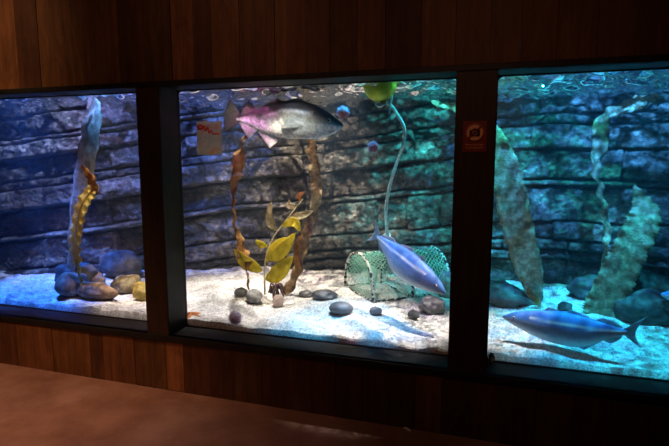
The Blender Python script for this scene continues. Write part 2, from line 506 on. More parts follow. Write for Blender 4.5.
stone('rock', 'large dark blue-lit rounded rock behind the brown rocks in left window', (64, 291), 46, 27, M_darkrock, 1, dy=1.0, depth=.7)
stone('rock', 'brown rock left of the yellow frond, its left side tinted blue', (66, 297), 32, 24, M_brownrock, 2, depth=.9, rough=.14)
stone('rock', 'small brown rock behind the foot of the yellow frond', (89, 289), 22, 17, M_brownrock, 3, dy=.8)
stone('rock', 'long low pitted brown rock lying in front of yellow frond', (92, 300), 52, 17, M_brownrock, 4, depth=.4, rough=.12)
stone('rock', 'mottled cream and brown rock between pitted rock and ochre rock', (123, 294), 29, 19, M_mottrock, 5, depth=.7, tilt=-12)
stone('rock', 'ochre yellow rock beside the right edge of the left window', (140, 301), 21, 20, M_yellowrock, 6, depth=.8)
stone('rock', 'big dark boulder against rock wall above the mottled rock', (112, 281), 44, 30, M_darkrock, 7, dy=1.1, depth=.6)
stone('pebble', 'small dark pebble left of the grey round stone near leafy kelp', (240, 297), 14, 9, M_slate, 8, 'pebbles in the middle window', cat_='pebble')
stone('rock', 'grey round stone at the foot of the twisted kelp', (252.5, 304), 17, 15, M_greyrock, 9, depth=.9, rough=.1)
stone('pebble', 'dark flat stone half buried behind the smooth oval pebble', (322, 300), 27, 10, M_slate, 10, 'pebbles in the middle window', cat_='pebble', sink=.35, rough=.2)
stone('pebble', 'smooth dark oval pebble left of the net trap', (339.5, 315), 25, 12.5, M_slate, 11, 'pebbles in the middle window', cat_='pebble', rough=.05)
stone('pebble', 'small domed dark pebble at the tail end of fish shadow', (375, 315.5), 13, 9, M_slate, 12, 'pebbles in the middle window', cat_='pebble', rough=.08, sink=.3)
stone('pebble', 'small egg-shaped grey pebble below the purple swimming fish', (413, 320), 12, 10, M_slate, 13, 'pebbles in the middle window', cat_='pebble', rough=.07)
stone('rock', 'angular grey rock below the snout of the purple fish', (432, 314), 26, 17, M_greyrock, 14, depth=.8, rough=.24)
stone('rock', 'pale blue-green lit block beside right edge of the middle window', (446, 300), 22, 26, M_greyrock, 15, depth=.8, dy=1.6, rough=.2)
stone('pebble', 'tiny pale pinkish stone in front of the dark holdfast', (277, 307), 13, 12, M_pink, 25, 'pebbles in the middle window', cat_='pebble', rough=.12)
stone('pebble', 'small dark flat stone right of the brown kelp foot', (305, 297), 15, 6, M_slate, 26, 'pebbles in the middle window', cat_='pebble', sink=.3)
stone('rock', 'low dark sloping rock at lower left of the right window', (497, 306), 74, 23, M_darkrock, 16, depth=.6, rough=.22, tilt=12, dy=.8)
stone('pebble', 'small dark pebble peeking above back of the blue fish', (565, 311), 14, 9, M_darkrock, 17, cat_='pebble', rough=.1, group='rocks on the tank sand')
stone('rock', 'dark rock behind the foot of broad right kelp', (598, 303), 52, 24, M_darkrock, 18, depth=.7, dy=.9)
stone('rock', 'big dark boulder to the right of the blue fish tail', (652, 328), 66, 34, M_darkrock, 19, depth=.6, rough=.22, dy=.9)
stone('rock', 'long sloping dark rock slab by the right edge of photo', (655, 312), 90, 34, M_darkrock, 20, depth=.5, rough=.2, tilt=14, dy=1.9)


# ------------------------------------------------------------------ kelp
def ribbon(mb, pts, widths, ruffle=.01, freq=14, twist=0.0, twist0=0.0, n=90, m=9, seed=0, serr=.1, sfreq=40, curl=0.0, facing=Vector((0, -1, 0))):
    pts = [Vector(p) for p in pts]
    C = [cat(pts, i / (n - 1)) for i in range(n)]
    rows = []
    for i in range(n):
        t = i / (n - 1)
        T = (C[min(n - 1, i + 1)] - C[max(0, i - 1)]).normalized()
        side = T.cross(facing)
        side = side.normalized() if side.length > 1e-3 else Vector((1, 0, 0))
        nor = side.cross(T).normalized()
        a = twist0 + (twist(t) if callable(twist) else twist * t)
        s2 = side * math.cos(a) + nor * math.sin(a); n2 = nor * math.cos(a) - side * math.sin(a)
        w = pw(t, widths)
        row = []
        for j in range(m):
            u = 2 * j / (m - 1) - 1
            e = abs(u) ** 1.6
            ww = w * (1 + serr * e * noise.noise(Vector((t * sfreq, math.copysign(3, u), seed))))
            d = ruffle * e * (math.sin(freq * t * 2 * PI + (1.3 if u > 0 else 0) + seed) + .6 * noise.noise(Vector((t * freq * 2, u * 2, seed + 5)))) + curl * u * u * w
            row.append(mb.bm.verts.new(C[i] + s2 * (u * ww) + n2 * d))
        rows.append(row)
    for p, q in zip(rows, rows[1:]):
        for j in range(m - 1): mb.bm.faces.new((p[j], p[j + 1], q[j + 1], q[j]))


def pathpx(lst, y):
    ys = y if isinstance(y, (list, tuple)) else [y] * len(lst)
    return [at(px, py, yy) for (px, py), yy in zip(lst, ys)]


M_kblue = kelp_mat('grey_green_blade', [(.35, (.20, .22, .18)), (.65, (.55, .57, .46))], 22, .3)
M_kyel = kelp_mat('yellow_frond', [(.3, (.50, .40, .08)), (.5, (.80, .72, .26)), (.7, (.92, .88, .52))], 16, .4)
M_kbrn = kelp_mat('brown_kelp', [(.3, (.10, .035, .008)), (.5, (.33, .15, .04)), (.7, (.55, .36, .14))], 10, .35)
M_ktan = kelp_mat('tan_kelp', [(.34, (.10, .05, .018)), (.5, (.30, .18, .08)), (.66, (.58, .46, .26))], 11, .4)
M_kleaf = kelp_mat('yellow_green_leaf', [(.3, (.48, .40, .02)), (.6, (.78, .66, .06)), (.8, (.86, .76, .2))], 14, .45)
M_kolive = kelp_mat('olive_blade', [(.32, (.16, .12, .06)), (.5, (.30, .25, .14)), (.68, (.52, .48, .30))], 20, .3)
M_kpale = kelp_mat('pale_bleached_tip', [(.3, (.5, .42, .26)), (.7, (.8, .72, .52))], 14, .4)
M_hold = mottled('dark_root_tangle', [(.3, (.03, .015, .012)), (.7, (.13, .07, .06))], 20, .8, .6, 80)


def kelp(name, label, base_px, base_y_):
    p = sand_at(*base_px) if base_y_ is None else at(base_px[0], base_px[1], base_y_)
    return empty(name, p, label, 'kelp', 'kelp in the tank'), p


def rel(pts, o): return [p - o for p in pts]


K = lambda y: ppm(at(334, 223, y))      # metres per pixel near the frame's centre

# left window: broad blade, dead tip folded over, blue lit
y0 = sand_at(74, 291).y
t, o = kelp('broad_kelp', 'broad grey-green kelp blade lit blue behind the yellow frond', (72, 288), y0)
b = MB(); ribbon(b, rel(pathpx([(72, 288), (72, 262), (76, 225), (82, 185), (88, 150), (92, 120), (92, 108), (88, 103)], [y0, y0, y0 - .02, y0 - .04, y0 - .03, y0 - .02, y0 + .02, y0 + .08]), o),
                 [(0, .02), (.15, .05), (.35, .09), (.6, .105), (.8, .105), (.92, .09), (1, .04)], .008, 9, .15, seed=1)
x = b.build('blade', M_kblue, t); solidify(x, .003)
# yellow ruffled frond
y0 = sand_at(83, 299).y
t, o = kelp('frilled_kelp', 'yellow frilled kelp frond with torn brown tip rising between brown rocks', (83, 291), y0)
P = pathpx([(83, 291), (79, 270), (75, 248), (77, 225), (83, 203), (92, 190), (94, 182)], [y0, y0, y0 - .02, y0 - .03, y0 - .03, y0 - .01, y0])
b = MB(); ribbon(b, rel(P, o), [(0, .006), (.16, .012), (.26, .052), (.45, .066), (.7, .066), (.88, .056), (1, .03)], .011, 13, .3, seed=2, serr=.28, sfreq=80, n=180)
x = b.build('frond', M_kyel, t); solidify(x, .003)
b = MB(); b.tube(rel([cat(P, i / 40) - Vector((0, .008, 0)) for i in range(36)], o), lambda q: .007 * (1 - .6 * q)); b.build('midrib', M_kpale, t)
b = MB(); ribbon(b, rel(pathpx([(96, 195), (93, 183), (87, 173), (81, 165)], [y0 - .01, y0 - .03, y0 - .03, y0]), o), [(0, .03), (.4, .042), (.8, .02), (1, .004)], .008, 4, .2, seed=4, serr=.3)
x = b.build('torn_tip', M_kbrn, t); solidify(x, .003)
# middle: thin twisted brown kelp
y0 = sand_at(250, 299).y + .05
t, o = kelp('twisted_kelp', 'thin twisted brown kelp strand hanging down below the big fish', (251, 296), y0)
b = MB(); ribbon(b, rel(pathpx([(251, 296), (248, 282), (246, 266), (242, 252), (240, 240), (235, 226), (234, 210), (233, 195), (235, 180), (238, 165), (241, 150), (244, 137), (250, 128)], y0), o),
                 [(0, .014), (.08, .055), (.2, .06), (.3, .034), (.42, .016), (.5, .026), (.6, .018), (.7, .048), (.8, .056), (.9, .044), (1, .04)], .016, 11, lambda q: 1.1 * math.sin(q * 16), seed=3, n=140, serr=.4)
x = b.build('blade', M_kbrn, t); solidify(x, .003)
b = MB(); ribbon(b, rel(pathpx([(233, 176), (238, 174), (244, 175)], y0 - .03), o), [(0, .006), (.5, .014), (1, .006)], .004, 2, seed=9, n=20)
x = b.build('pale_scrap', M_kpale, t); solidify(x, .003)
x['label'] = 'pale scrap'
# middle: wide tan-brown kelp strip
y0 = sand_at(288, 296).y + .02
t, o = kelp('strap_kelp', 'wide brown strap kelp running up to the big fish belly', (284, 294), y0)
b = MB(); ribbon(b, rel(pathpx([(283, 294), (292, 283), (300, 262), (304, 243), (310, 222), (316, 200), (316, 180), (313, 160), (311, 144), (309, 128)], [y0, y0, y0, y0, y0 + .05, y0 + .05, y0 + .05, y0 + .02, y0, y0]), o),
                 [(0, .03), (.1, .05), (.25, .045), (.45, .036), (.6, .044), (.75, .052), (.9, .056), (1, .05)], .016, 9, lambda q: .5 * math.sin(q * 9), seed=5, serr=.2)
x = b.build('blade', M_ktan, t); solidify(x, .003)
b = MB(); ribbon(b, rel(pathpx([(298, 276), (297, 262), (297, 248), (300, 236)], y0 - .07), o), [(0, .012), (.3, .026), (.7, .03), (1, .012)], .006, 3, .3, seed=8, n=40)
x = b.build('side_blade', M_kbrn, t); solidify(x, .003)
# middle: leafy kelp
y0 = sand_at(266, 296).y
t, o = kelp('leafy_kelp', 'leafy kelp with yellow-green leaves on a slanting pale stem', (264, 294), y0)
SP = pathpx([(265, 294), (264.5, 280), (265, 264), (268, 250), (274, 236), (284, 223), (294, 210), (303, 199)], y0 - .03)
b = MB(); b.tube(rel([cat(SP, i / 40) for i in range(41)], o), lambda q: .0085 * (1 - .55 * q)); b.build('stem', M_kpale, t)
k = K(y0)
leaves = [((262, 271), (247, 262), (234, 249), 8.5, M_kleaf, -.05), ((266.5, 258), (281, 252), (296, 233), 8.5, M_kleaf, -.06), ((266, 280), (280, 272), (293, 257), 9.5, M_kleaf, -.05),
          ((267, 247), (261, 244), (256, 240), 4.5, M_kleaf, -.02), ((277, 231), (270, 220), (271, 202), 5.5, M_kolive, -.02), ((290, 217), (301, 216), (313, 211), 4.5, M_kolive, .02),
          ((282, 226), (294, 222), (300, 231), 5, M_kleaf, -.04), ((298, 206), (290, 206), (289, 200), 3.5, M_kolive, .02), ((302, 201), (299, 196), (305, 192), 3, M_kbrn, 0), ((266, 262), (276, 246), (287, 238), 5, M_kleaf, -.02)]
for i, (a, c, d, w, mt, dy) in enumerate(leaves):
    b = MB(); ribbon(b, rel([at(*a, y0 - .03), at(*c, y0 - .03 + dy), at(*d, y0 - .03 + dy * 1.4)], o), [(0, .003), (.15, .5 * w * k), (.4, .95 * w * k), (.65, .85 * w * k), (.88, .4 * w * k), (1, .002)], .005, 2, .4, seed=i, n=36, serr=.1, curl=.25)
    x = b.build('leaf', mt, t); solidify(x, .003)
# its holdfast: a dark tangle of roots
hb = MB(); rh = random.Random(4)
hc = sand_at(276, 295)
for i in range(26):
    a = rh.uniform(0, 2 * PI); q = rh.uniform(.02, .07)
    p0 = Vector((0, 0, .05 + rh.uniform(-.01, .025))); p1 = p0 + Vector((math.cos(a) * q, math.sin(a) * q, rh.uniform(-.01, .035))); p2 = p1 + Vector((math.cos(a) * .03, math.sin(a) * .03, -.06))
    hb.tube([cat([p0, p1, p2], j / 8) for j in range(9)], lambda q: .011 * (1 - .5 * q), 6)
x = hb.build('holdfast', M_hold); x.location = hc; tag(x, 'dark root tangle on the sand below the leafy kelp', 'holdfast')

# right window: big olive blade passing behind the post to the middle window
y0 = sand_at(536, 306).y + .02
t, o = kelp('olive_kelp', 'tall olive kelp blade leaning left behind the signed post', (537, 306), y0)
b = MB(); ribbon(b, rel(pathpx([(537, 306), (533, 285), (525, 255), (516, 220), (507, 180), (495, 145), (478, 120), (458, 108), (440, 105)], [y0, y0, y0 - .03, y0 - .05, y0 - .06, y0 - .05, y0, y0, y0]), o),
                 [(0, .02), (.05, .05), (.2, .10), (.4, .115), (.55, .11), (.68, .085), (.8, .05), (.92, .03), (1, .022)], .013, 13, .25, seed=6, serr=.16, n=140, sfreq=60)
x = b.build('blade', M_kolive, t); solidify(x, .003)
b = MB(); ribbon(b, rel(pathpx([(446, 107), (440, 105), (434, 102), (431, 101)], y0 - .02), o), [(0, .012), (.5, .022), (1, .004)], .006, 2, .6, seed=11, n=24)
x = b.build('blade_tip', M_kpale, t); solidify(x, .003); x['label'] = 'pale bleached tip'
b = MB(); ribbon(b, rel(pathpx([(540, 307), (536, 300), (531, 294), (528, 288)], y0 - .06), o), [(0, .008), (.5, .028), (1, .01)], .006, 2, .6, seed=12, n=24)
x = b.build('brown_base', M_kbrn, t); solidify(x, .003)
# right window: broad serrated blade
y0 = sand_at(600, 318).y + .06
t, o = kelp('serrated_kelp', 'broad serrated kelp blade leaning right above the blue fish', (600, 318), y0)
b = MB(); ribbon(b, rel(pathpx([(598, 318), (606, 302), (618, 275), (630, 250), (641, 228), (645, 212), (640, 198), (634, 185)], [y0, y0, y0 - .03, y0 - .05, y0 - .04, y0, y0 + .07, y0 + .12]), o),
                 [(0, .11), (.1, .13), (.35, .115), (.6, .105), (.72, .09), (.85, .05), (1, .004)], .012, 12, .1, seed=7, serr=.22, n=160, sfreq=95)
x = b.build('blade', M_kolive, t); solidify(x, .003)
# right window: thin ribbon
y0 = 1.25
t, o = kelp('ribbon_kelp', 'thin wavy ribbon kelp arching toward the water surface at right', (606, 298), None)
b = MB(); ribbon(b, rel(pathpx([(606, 298), (605, 275), (606, 250), (607, 232), (604, 210), (600, 188), (596, 168), (600, 145), (602, 124), (612, 112), (632, 105), (648, 99), (663, 97)],
                        [o.y, o.y, 1.2, 1.2, 1.2, 1.2, 1.2, 1.2, 1.2, 1.15, 1.1, 1.05, 1.05]), o),
                 [(0, .018), (.3, .024), (.45, .03), (.58, .05), (.64, .06), (.72, .045), (.85, .05), (1, .02)], .018, 13, lambda q: .8 * math.sin(q * 11), seed=10, serr=.25, n=150)
x = b.build('blade', M_kolive, t); solidify(x, .003)


# ------------------------------------------------------------------ fish
def fish_mat(name, back, flank, belly, line, spots):
    m, nt, out = newmat(name)
    a = N(nt, 'Attribute'); a.attribute_name = 'pigment'
    co = coords(nt); n = N(nt, 'TexNoise', Scale=55, Detail=4, Roughness=.7); L(nt, co, 0, n, 'Vector')
    r = ramp(nt, [(.42, (1 - spots,) * 3), (.58, (1,) * 3)]); L(nt, n, 'Fac', r, 0)
    mu = N(nt, 'MixRGB', blend_type='MULTIPLY'); mu.inputs[0].default_value = 1; L(nt, a, 'Color', mu, 1); L(nt, r, 0, mu, 2)
    b = N(nt, 'BsdfPrincipled', Roughness=.5); b.inputs['Specular IOR Level'].default_value = .28; L(nt, mu, 0, b, 'Base Color')
    n2 = N(nt, 'TexVoronoi', Scale=140); L(nt, co, 0, n2, 'Vector')
    bp = N(nt, 'Bump', Strength=.12, Distance=.003); L(nt, n2, 'Distance', bp, 'Height'); L(nt, bp, 0, b, 'Normal')
    L(nt, b, 0, out, 0)
    m['back'] = back; m['flank'] = flank; m['belly'] = belly; m['line'] = line
    return m


def fin_mat(name, c, tr):
    m, nt, out = newmat(name)
    co = coords(nt); w = N(nt, 'TexNoise', Scale=60, Detail=2); L(nt, co, 0, w, 'Vector')
    r = ramp(nt, [(.3, tuple(v * .6 for v in c)), (.7, c)]); L(nt, w, 'Fac', r, 0)
    b = N(nt, 'BsdfPrincipled', Roughness=.45); L(nt, r, 0, b, 'Base Color')
    t = N(nt, 'BsdfTranslucent'); L(nt, r, 0, t, 'Color')
    mx = N(nt, 'MixShader', Fac=.5); L(nt, b, 0, mx, 1); L(nt, t, 0, mx, 2)
    tp = N(nt, 'BsdfTransparent'); m2 = N(nt, 'MixShader', Fac=tr); L(nt, mx, 0, m2, 1); L(nt, tp, 0, m2, 2)
    L(nt, m2, 0, out, 0); return m


M_eye = plain('fish_eye_dark', (.01, .01, .012), .12, 0, .8)
M_iris = plain('fish_eye_iris', (.45, .42, .34), .3, .3)


def interp(tab, s, k):
    pts = [Vector((a[0], a[k], 0)) for a in tab]
    for i, (p, q) in enumerate(zip(pts, pts[1:])):
        if s <= q.x or i == len(pts) - 2:
            u = max(0, min(1, (s - p.x) / (q.x - p.x)))
            m0 = (q.y - pts[max(0, i - 1)].y) / (q.x - pts[max(0, i - 1)].x)
            nx = pts[min(len(pts) - 1, i + 2)]
            m1 = (nx.y - p.y) / (nx.x - p.x)
            h = q.x - p.x
            return ((2 * u ** 3 - 3 * u * u + 1) * p.y + (u ** 3 - 2 * u * u + u) * h * m0 + (-2 * u ** 3 + 3 * u * u) * q.y + (u ** 3 - u * u) * h * m1)


def make_fish(name, label, length, tab, fins, mats, loc, rot, bend=0.0, bendp=0.0, line=None, pec=None, eye=None, mouth=None, barbel=False, lv=(.12, .42, .46, .74), group='fish swimming in the tank'):
    """nose at the origin, body runs to -x; tab rows (s, top, bottom, half width) as fractions of the length"""
    t = empty(name, loc, label, 'fish', group, rot)
    body_m, fin_m = mats[:2]
    back, flank, belly, lcol = (Vector(body_m[k]) for k in ('back', 'flank', 'belly', 'line'))
    Ln = length
    def bendy(s): return bend * Ln * math.sin((s + bendp) * PI * 1.2) * smooth(.1, .95, s)
    mb = MB(); bm = mb.bm
    lay = bm.verts.layers.float_color.new('pigment')
    NS, NA = 90, 40
    s1 = tab[-1][0]
    rings = []
    for i in range(NS):
        s = s1 * (i / (NS - 1)) ** 1.25
        tp, bt, hw = interp(tab, s, 1), interp(tab, s, 2), interp(tab, s, 3)
        mid = (tp + bt) / 2; hh = max(.0015, (tp - bt) / 2); hw = max(.0015, hw)
        ring = []
        for j in range(NA):
            a = 2 * PI * j / NA
            ca, sa = math.cos(a), math.sin(a)
            y = hw * math.copysign(abs(ca) ** .9, ca); z = mid + hh * math.copysign(abs(sa) ** 1.08, sa)
            if mouth and s < mouth[0]:      # a groove for the mouth
                g = abs(z - lerp(mouth[1], mouth[2], s / mouth[0]))
                y *= 1 - .22 * math.exp(-(g / .006) ** 2) * smooth(0, .02, s)
            v = bm.verts.new((-s * Ln, y * Ln + bendy(s), z * Ln))
            f = (z - bt) / max(1e-4, tp - bt)
            f += .07 * noise.noise(Vector((s * 14, z * 25, 3)))
            c = belly.lerp(flank, smooth(lv[0], lv[1], f)).lerp(back, smooth(lv[2], lv[3], f))
            if line:
                zl = pw(s, line)
                if line[0][0] < s < line[-1][0]: c = c.lerp(lcol, math.exp(-((z - zl) / .008) ** 2))
            v[lay] = (*c, 1); ring.append(v)
        rings.append(ring)
    for p, q in zip(rings, rings[1:]):
        for j in range(NA): bm.faces.new((p[j], p[(j + 1) % NA], q[(j + 1) % NA], q[j]))
    bm.faces.new(rings[0]); bm.faces.new(rings[-1][::-1])
    # fins: two-sided webs, thick at the root and thin at the edge, part of the one body
    def web(root, tip, mi=1, off=None, th=.0045):
        n, mm = 15, 6
        off = off or (lambda u, v: 0)
        rt = [Vector((q[0], 0, q[1])) for q in root]; tt = [Vector((q[0], 0, q[1])) for q in tip]
        sides = []
        for sg in (1, -1):
            g = []
            for i in range(n):
                u = i / (n - 1); a = cat(rt, u); c = cat(tt, u); rw = []
                for j in range(mm):
                    v = j / (mm - 1); p = a.lerp(c, v)
                    yy = off(u, v) * Ln + bendy(p.x) + sg * th * (1 - .8 * v) * (1 + .35 * math.sin(u * 50))
                    vv = bm.verts.new((-p.x * Ln, yy, p.z * Ln)); vv[lay] = (.5, .5, .5, 1); rw.append(vv)
                g.append(rw)
            sides.append(g)
        A, B = sides
        fs = []
        for i in range(n - 1):
            for j in range(mm - 1):
                fs.append(bm.faces.new((A[i][j], A[i + 1][j], A[i + 1][j + 1], A[i][j + 1])))
                fs.append(bm.faces.new((B[i][j + 1], B[i + 1][j + 1], B[i + 1][j], B[i][j])))
            fs.append(bm.faces.new((A[i][-1], A[i + 1][-1], B[i + 1][-1], B[i][-1])))
            fs.append(bm.faces.new((B[i][0], B[i + 1][0], A[i + 1][0], A[i][0])))
        for q in (0, n - 1):
            for j in range(mm - 1): fs.append(bm.faces.new((A[q][j], A[q][j + 1], B[q][j + 1], B[q][j])))
        for f in fs: f.material_index = mi
    for fin_ in fins: web(*fin_)
    if pec:
        root, tip, spread = pec
        s0 = root[0][0]; hw = interp(tab, s0, 3)
        for sg in (1, -1):
            web(root, tip, len(mats) - 1, lambda u, v, sg=sg: sg * (hw * .86 + spread * v), .003)
    mb.build('body', list(mats), t)
    if eye:
        s, z, r = eye
        tp, bt, hw = (interp(tab, s, k) for k in (1, 2, 3))
        q = (z - (tp + bt) / 2) / ((tp - bt) / 2)
        yy = hw * math.sqrt(max(0, 1 - q * q))
        for sg in (1, -1):
            e = MB(); e.ball((-s * Ln, sg * (yy * Ln - r * Ln * .45) + bendy(s), z * Ln), r * Ln, r * Ln * .8, r * Ln, 3)
            eo = e.build('eye', M_iris, t)
            e = MB(); e.ball((-s * Ln, sg * (yy * Ln - r * Ln * .05) + bendy(s), z * Ln), r * Ln * .62, r * Ln * .5, r * Ln * .62, 3)
            e.build('pupil', M_eye, eo)
    if barbel:
        e = MB(); e.tube([(-.045 * Ln, 0, -.045 * Ln), (-.05 * Ln, 0, -.07 * Ln), (-.065 * Ln, 0, -.085 * Ln)], lambda q: .004 * (1 - .7 * q), 6); e.build('barbel', fin_m, t)
    return t


M_cod = fish_mat('cod_skin', (.07, .052, .05), (.36, .33, .29), (.90, .89, .86), (.66, .62, .60), .4)
M_codpale = fin_mat('cod_pale_fin', (.90, .88, .85), .05)
M_codfin = fin_mat('cod_fin', (.22, .17, .14), .2)
M_pol = fish_mat('pollock_skin', (.08, .22, .55), (.30, .42, .62), (.74, .78, .82), (.85, .88, .9), .12)
M_polfin = fin_mat('pollock_fin', (.50, .60, .74), .15)

cod_tab = [(0, .012, -.012, .012), (.03, .035, -.035, .03), (.10, .078, -.078, .06), (.2, .128, -.106, .085), (.35, .165, -.123, .098), (.5, .158, -.126, .088), (.65, .112, -.097, .06), (.78, .062, -.05, .032), (.87, .022, -.022, .014), (.9, .02, -.02, .008)]
cod_fins = [([(.86, .02), (.88, 0), (.86, -.02)], [(.965, .155), (1.01, .02), (1.0, -.125)], 1),          # tail
            ([(.30, .155), (.38, .158), (.46, .15)], [(.37, .185), (.43, .18), (.485, .158)], 1),
            ([(.49, .148), (.58, .126), (.68, .085)], [(.56, .178), (.63, .145), (.70, .10)], 1),
            ([(.72, .066), (.78, .046), (.85, .018)], [(.80, .15), (.83, .11), (.865, .045)], 1),
            ([(.50, -.118), (.60, -.102), (.69, -.074)], [(.60, -.215), (.655, -.155), (.71, -.095)], 2),
            ([(.71, -.066), (.77, -.042), (.85, -.015)], [(.785, -.155), (.83, -.10), (.88, -.03)], 2),
            ([(.26, -.108), (.29, -.113), (.31, -.116)], [(.32, -.145), (.33, -.14), (.34, -.13)], 2)]
cod_line = [(.22, .075), (.35, .082), (.5, .072), (.6, .035), (.7, .008), (.86, 0)]
Y = .62
n_ = at(343, 126, Y)
make_fish('cod', 'big pale-bellied cod swimming right just under the water surface', 130 * ppm(n_) * 1.035, cod_tab, cod_fins, (M_cod, M_codfin, M_codpale), n_, (0, R(5), R(-3)), bend=.03, bendp=.1,
          line=cod_line, pec=([(.29, -.03), (.30, .0), (.315, .02)], [(.44, -.055), (.475, -.01), (.46, .02)], .045), eye=(.095, .03, .016), mouth=(.09, -.012, -.05), barbel=True, lv=(.40, .58, .56, .80))

pol_tab = [(0, .008, -.012, .008), (.03, .023, -.03, .022), (.10, .052, -.066, .045), (.27, .086, -.134, .076), (.43, .098, -.166, .084), (.53, .093, -.172, .078), (.61, .078, -.156, .064), (.72, .054, -.10, .042), (.82, .033, -.053, .022), (.88, .02, -.022, .013), (.905, .018, -.018, .008)]
pol_fins = [([(.87, .02), (.89, 0), (.87, -.02)], [(1.0, .125), (.945, .0), (.985, -.11)]),
            ([(.30, .08), (.36, .088), (.42, .09)], [(.35, .125), (.39, .118), (.43, .098)]),
            ([(.46, .09), (.54, .086), (.62, .07)], [(.50, .12), (.57, .105), (.64, .078)]),
            ([(.68, .06), (.76, .045), (.85, .025)], [(.73, .085), (.79, .072), (.865, .035)]),
            ([(.55, -.158), (.63, -.14), (.70, -.10)], [(.61, -.185), (.66, -.15), (.72, -.105)]),
            ([(.74, -.09), (.79, -.065), (.85, -.035)], [(.78, -.105), (.82, -.085), (.865, -.04)])]
pol_line = [(.22, .035), (.35, .028), (.5, .018), (.65, .002), (.88, 0)]
pol_kw = dict(line=pol_line, pec=([(.23, -.035), (.24, -.02), (.25, -.005)], [(.34, -.075), (.37, -.05), (.36, -.03)], .02), eye=(.095, .012, .0125), mouth=(.07, -.006, -.025))
Y = .45
n_ = at(503, 316.5, Y)
make_fish('pollock', 'long blue-backed pollock swimming left low over the sand in right window', 139 * ppm(at(570, 322, Y)) * .90, pol_tab, pol_fins, (M_pol, M_polfin), n_, (0, R(2), R(180 - 14)), bend=-.012, **pol_kw)
Y = .42
n_ = at(445.5, 293.5, Y)
make_fish('pollock', 'violet-blue pollock diving head down over the green net trap', .78, pol_tab, pol_fins, (M_pol, M_polfin), n_, (R(-12), R(25), R(-34)), bend=.03, bendp=.1, **pol_kw)
Y = 1.0
n_ = at(661, 294, Y)
make_fish('pollock', 'pollock of which only the blue snout shows at right edge', .75, pol_tab, pol_fins, (M_pol, M_polfin), n_, (0, 0, R(180 - 8)), **pol_kw)

# ------------------------------------------------------------------ sea urchins clinging to the glass
M_urch = mottled('violet_urchin_skin', [(.3, (.58, .44, .62)), (.7, (.82, .70, .86))], 40, .7, .3, 90)
M_spine = kelp_mat('violet_urchin_spines', [(.3, (.80, .68, .84)), (.7, (.92, .86, .95))], 20, .5)


def urchin(label, px, py, rpx, seed):
    p = at(px, py, GL + .05); r = rpx * ppm(p); 
    p = at(px, py, GL + .015 + r * .8)
    t = empty('sea_urchin', p, label, 'sea urchin', 'sea urchins clinging to the tank glass')
    b = MB(); b.ball((0, 0, 0), r * .8, r * .62, r * .8, 3); b.build('shell', M_urch, t)
    rr = random.Random(seed); b = MB()
    for i in range(260):
        z = rr.uniform(-1, 1); a = rr.uniform(0, 2 * PI); q = math.sqrt(1 - z * z)
        d = Vector((q * math.cos(a), q * math.sin(a), z))
        if d.y < -.75: continue
        e = d.copy(); e.y *= .78
        b.tube([Vector((d.x * .72, d.y * .56, d.z * .72)) * r, e * r * rr.uniform(.93, 1.03)], lambda q: r * .045 * (1 - .6 * q), 5)
    b.build('spines', M_spine, t, False)
    b = MB(); b.ball((0, -r * .56, 0), r * .2, r * .1, r * .2, 2); b.build('mouth', plain('urchin_mouth', (.42, .28, .40), .6), t)


urchin('pale purple urchin on the glass at the big fish snout', 343, 112.5, 7.2, 1)
urchin('small violet urchin on the glass below the yellow buoy', 373, 147, 6.3, 2)
urchin('purple urchin on the glass at the sand, lower left of middle window', 235, 318, 7.6, 3)

# orange starfish at the foot of the left jamb, middle window
p = sand_at(191, 316)
M_star = mottled('orange_starfish_skin', [(.3, (.45, .12, .03)), (.7, (.75, .30, .10))], 30, .7, .5, 120)
b = MB()
def star(u, v):
    a = u * 2 * PI; r = .026 + .058 * max(0, math.cos(5 * a / 2) ** 2) ** 2.2
    rr = r * v; hgt = .022 * (1 - v ** 2.2) * (1 - .3 * v)
    return Vector((rr * math.cos(a), rr * math.sin(a), hgt))
b.grid(star, 100, 12, True)
bmesh.ops.remove_doubles(b.bm, verts=b.bm.verts, dist=1e-5)
x = b.build('starfish', M_star); x.location = p + Vector((-.01, .02, -.002)); x.rotation_euler = (0, 0, R(-5))
tag(x, 'orange starfish arm on sand beside left jamb of middle window', 'starfish')

# sheet just inside the glass, imitating a pale reflection with red scribble
def reflection_mat():
    m, nt, out = newmat('pale_reflection_paint')
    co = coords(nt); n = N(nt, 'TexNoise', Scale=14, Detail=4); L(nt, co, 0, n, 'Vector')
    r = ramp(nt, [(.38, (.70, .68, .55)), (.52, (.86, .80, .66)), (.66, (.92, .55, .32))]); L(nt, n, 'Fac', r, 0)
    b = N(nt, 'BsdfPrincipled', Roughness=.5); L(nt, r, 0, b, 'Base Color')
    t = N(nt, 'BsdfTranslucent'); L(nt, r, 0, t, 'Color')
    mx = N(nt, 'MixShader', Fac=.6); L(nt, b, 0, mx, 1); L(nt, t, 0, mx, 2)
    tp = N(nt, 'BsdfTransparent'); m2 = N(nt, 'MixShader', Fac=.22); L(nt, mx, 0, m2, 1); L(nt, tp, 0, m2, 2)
    L(nt, m2, 0, out, 0); return m


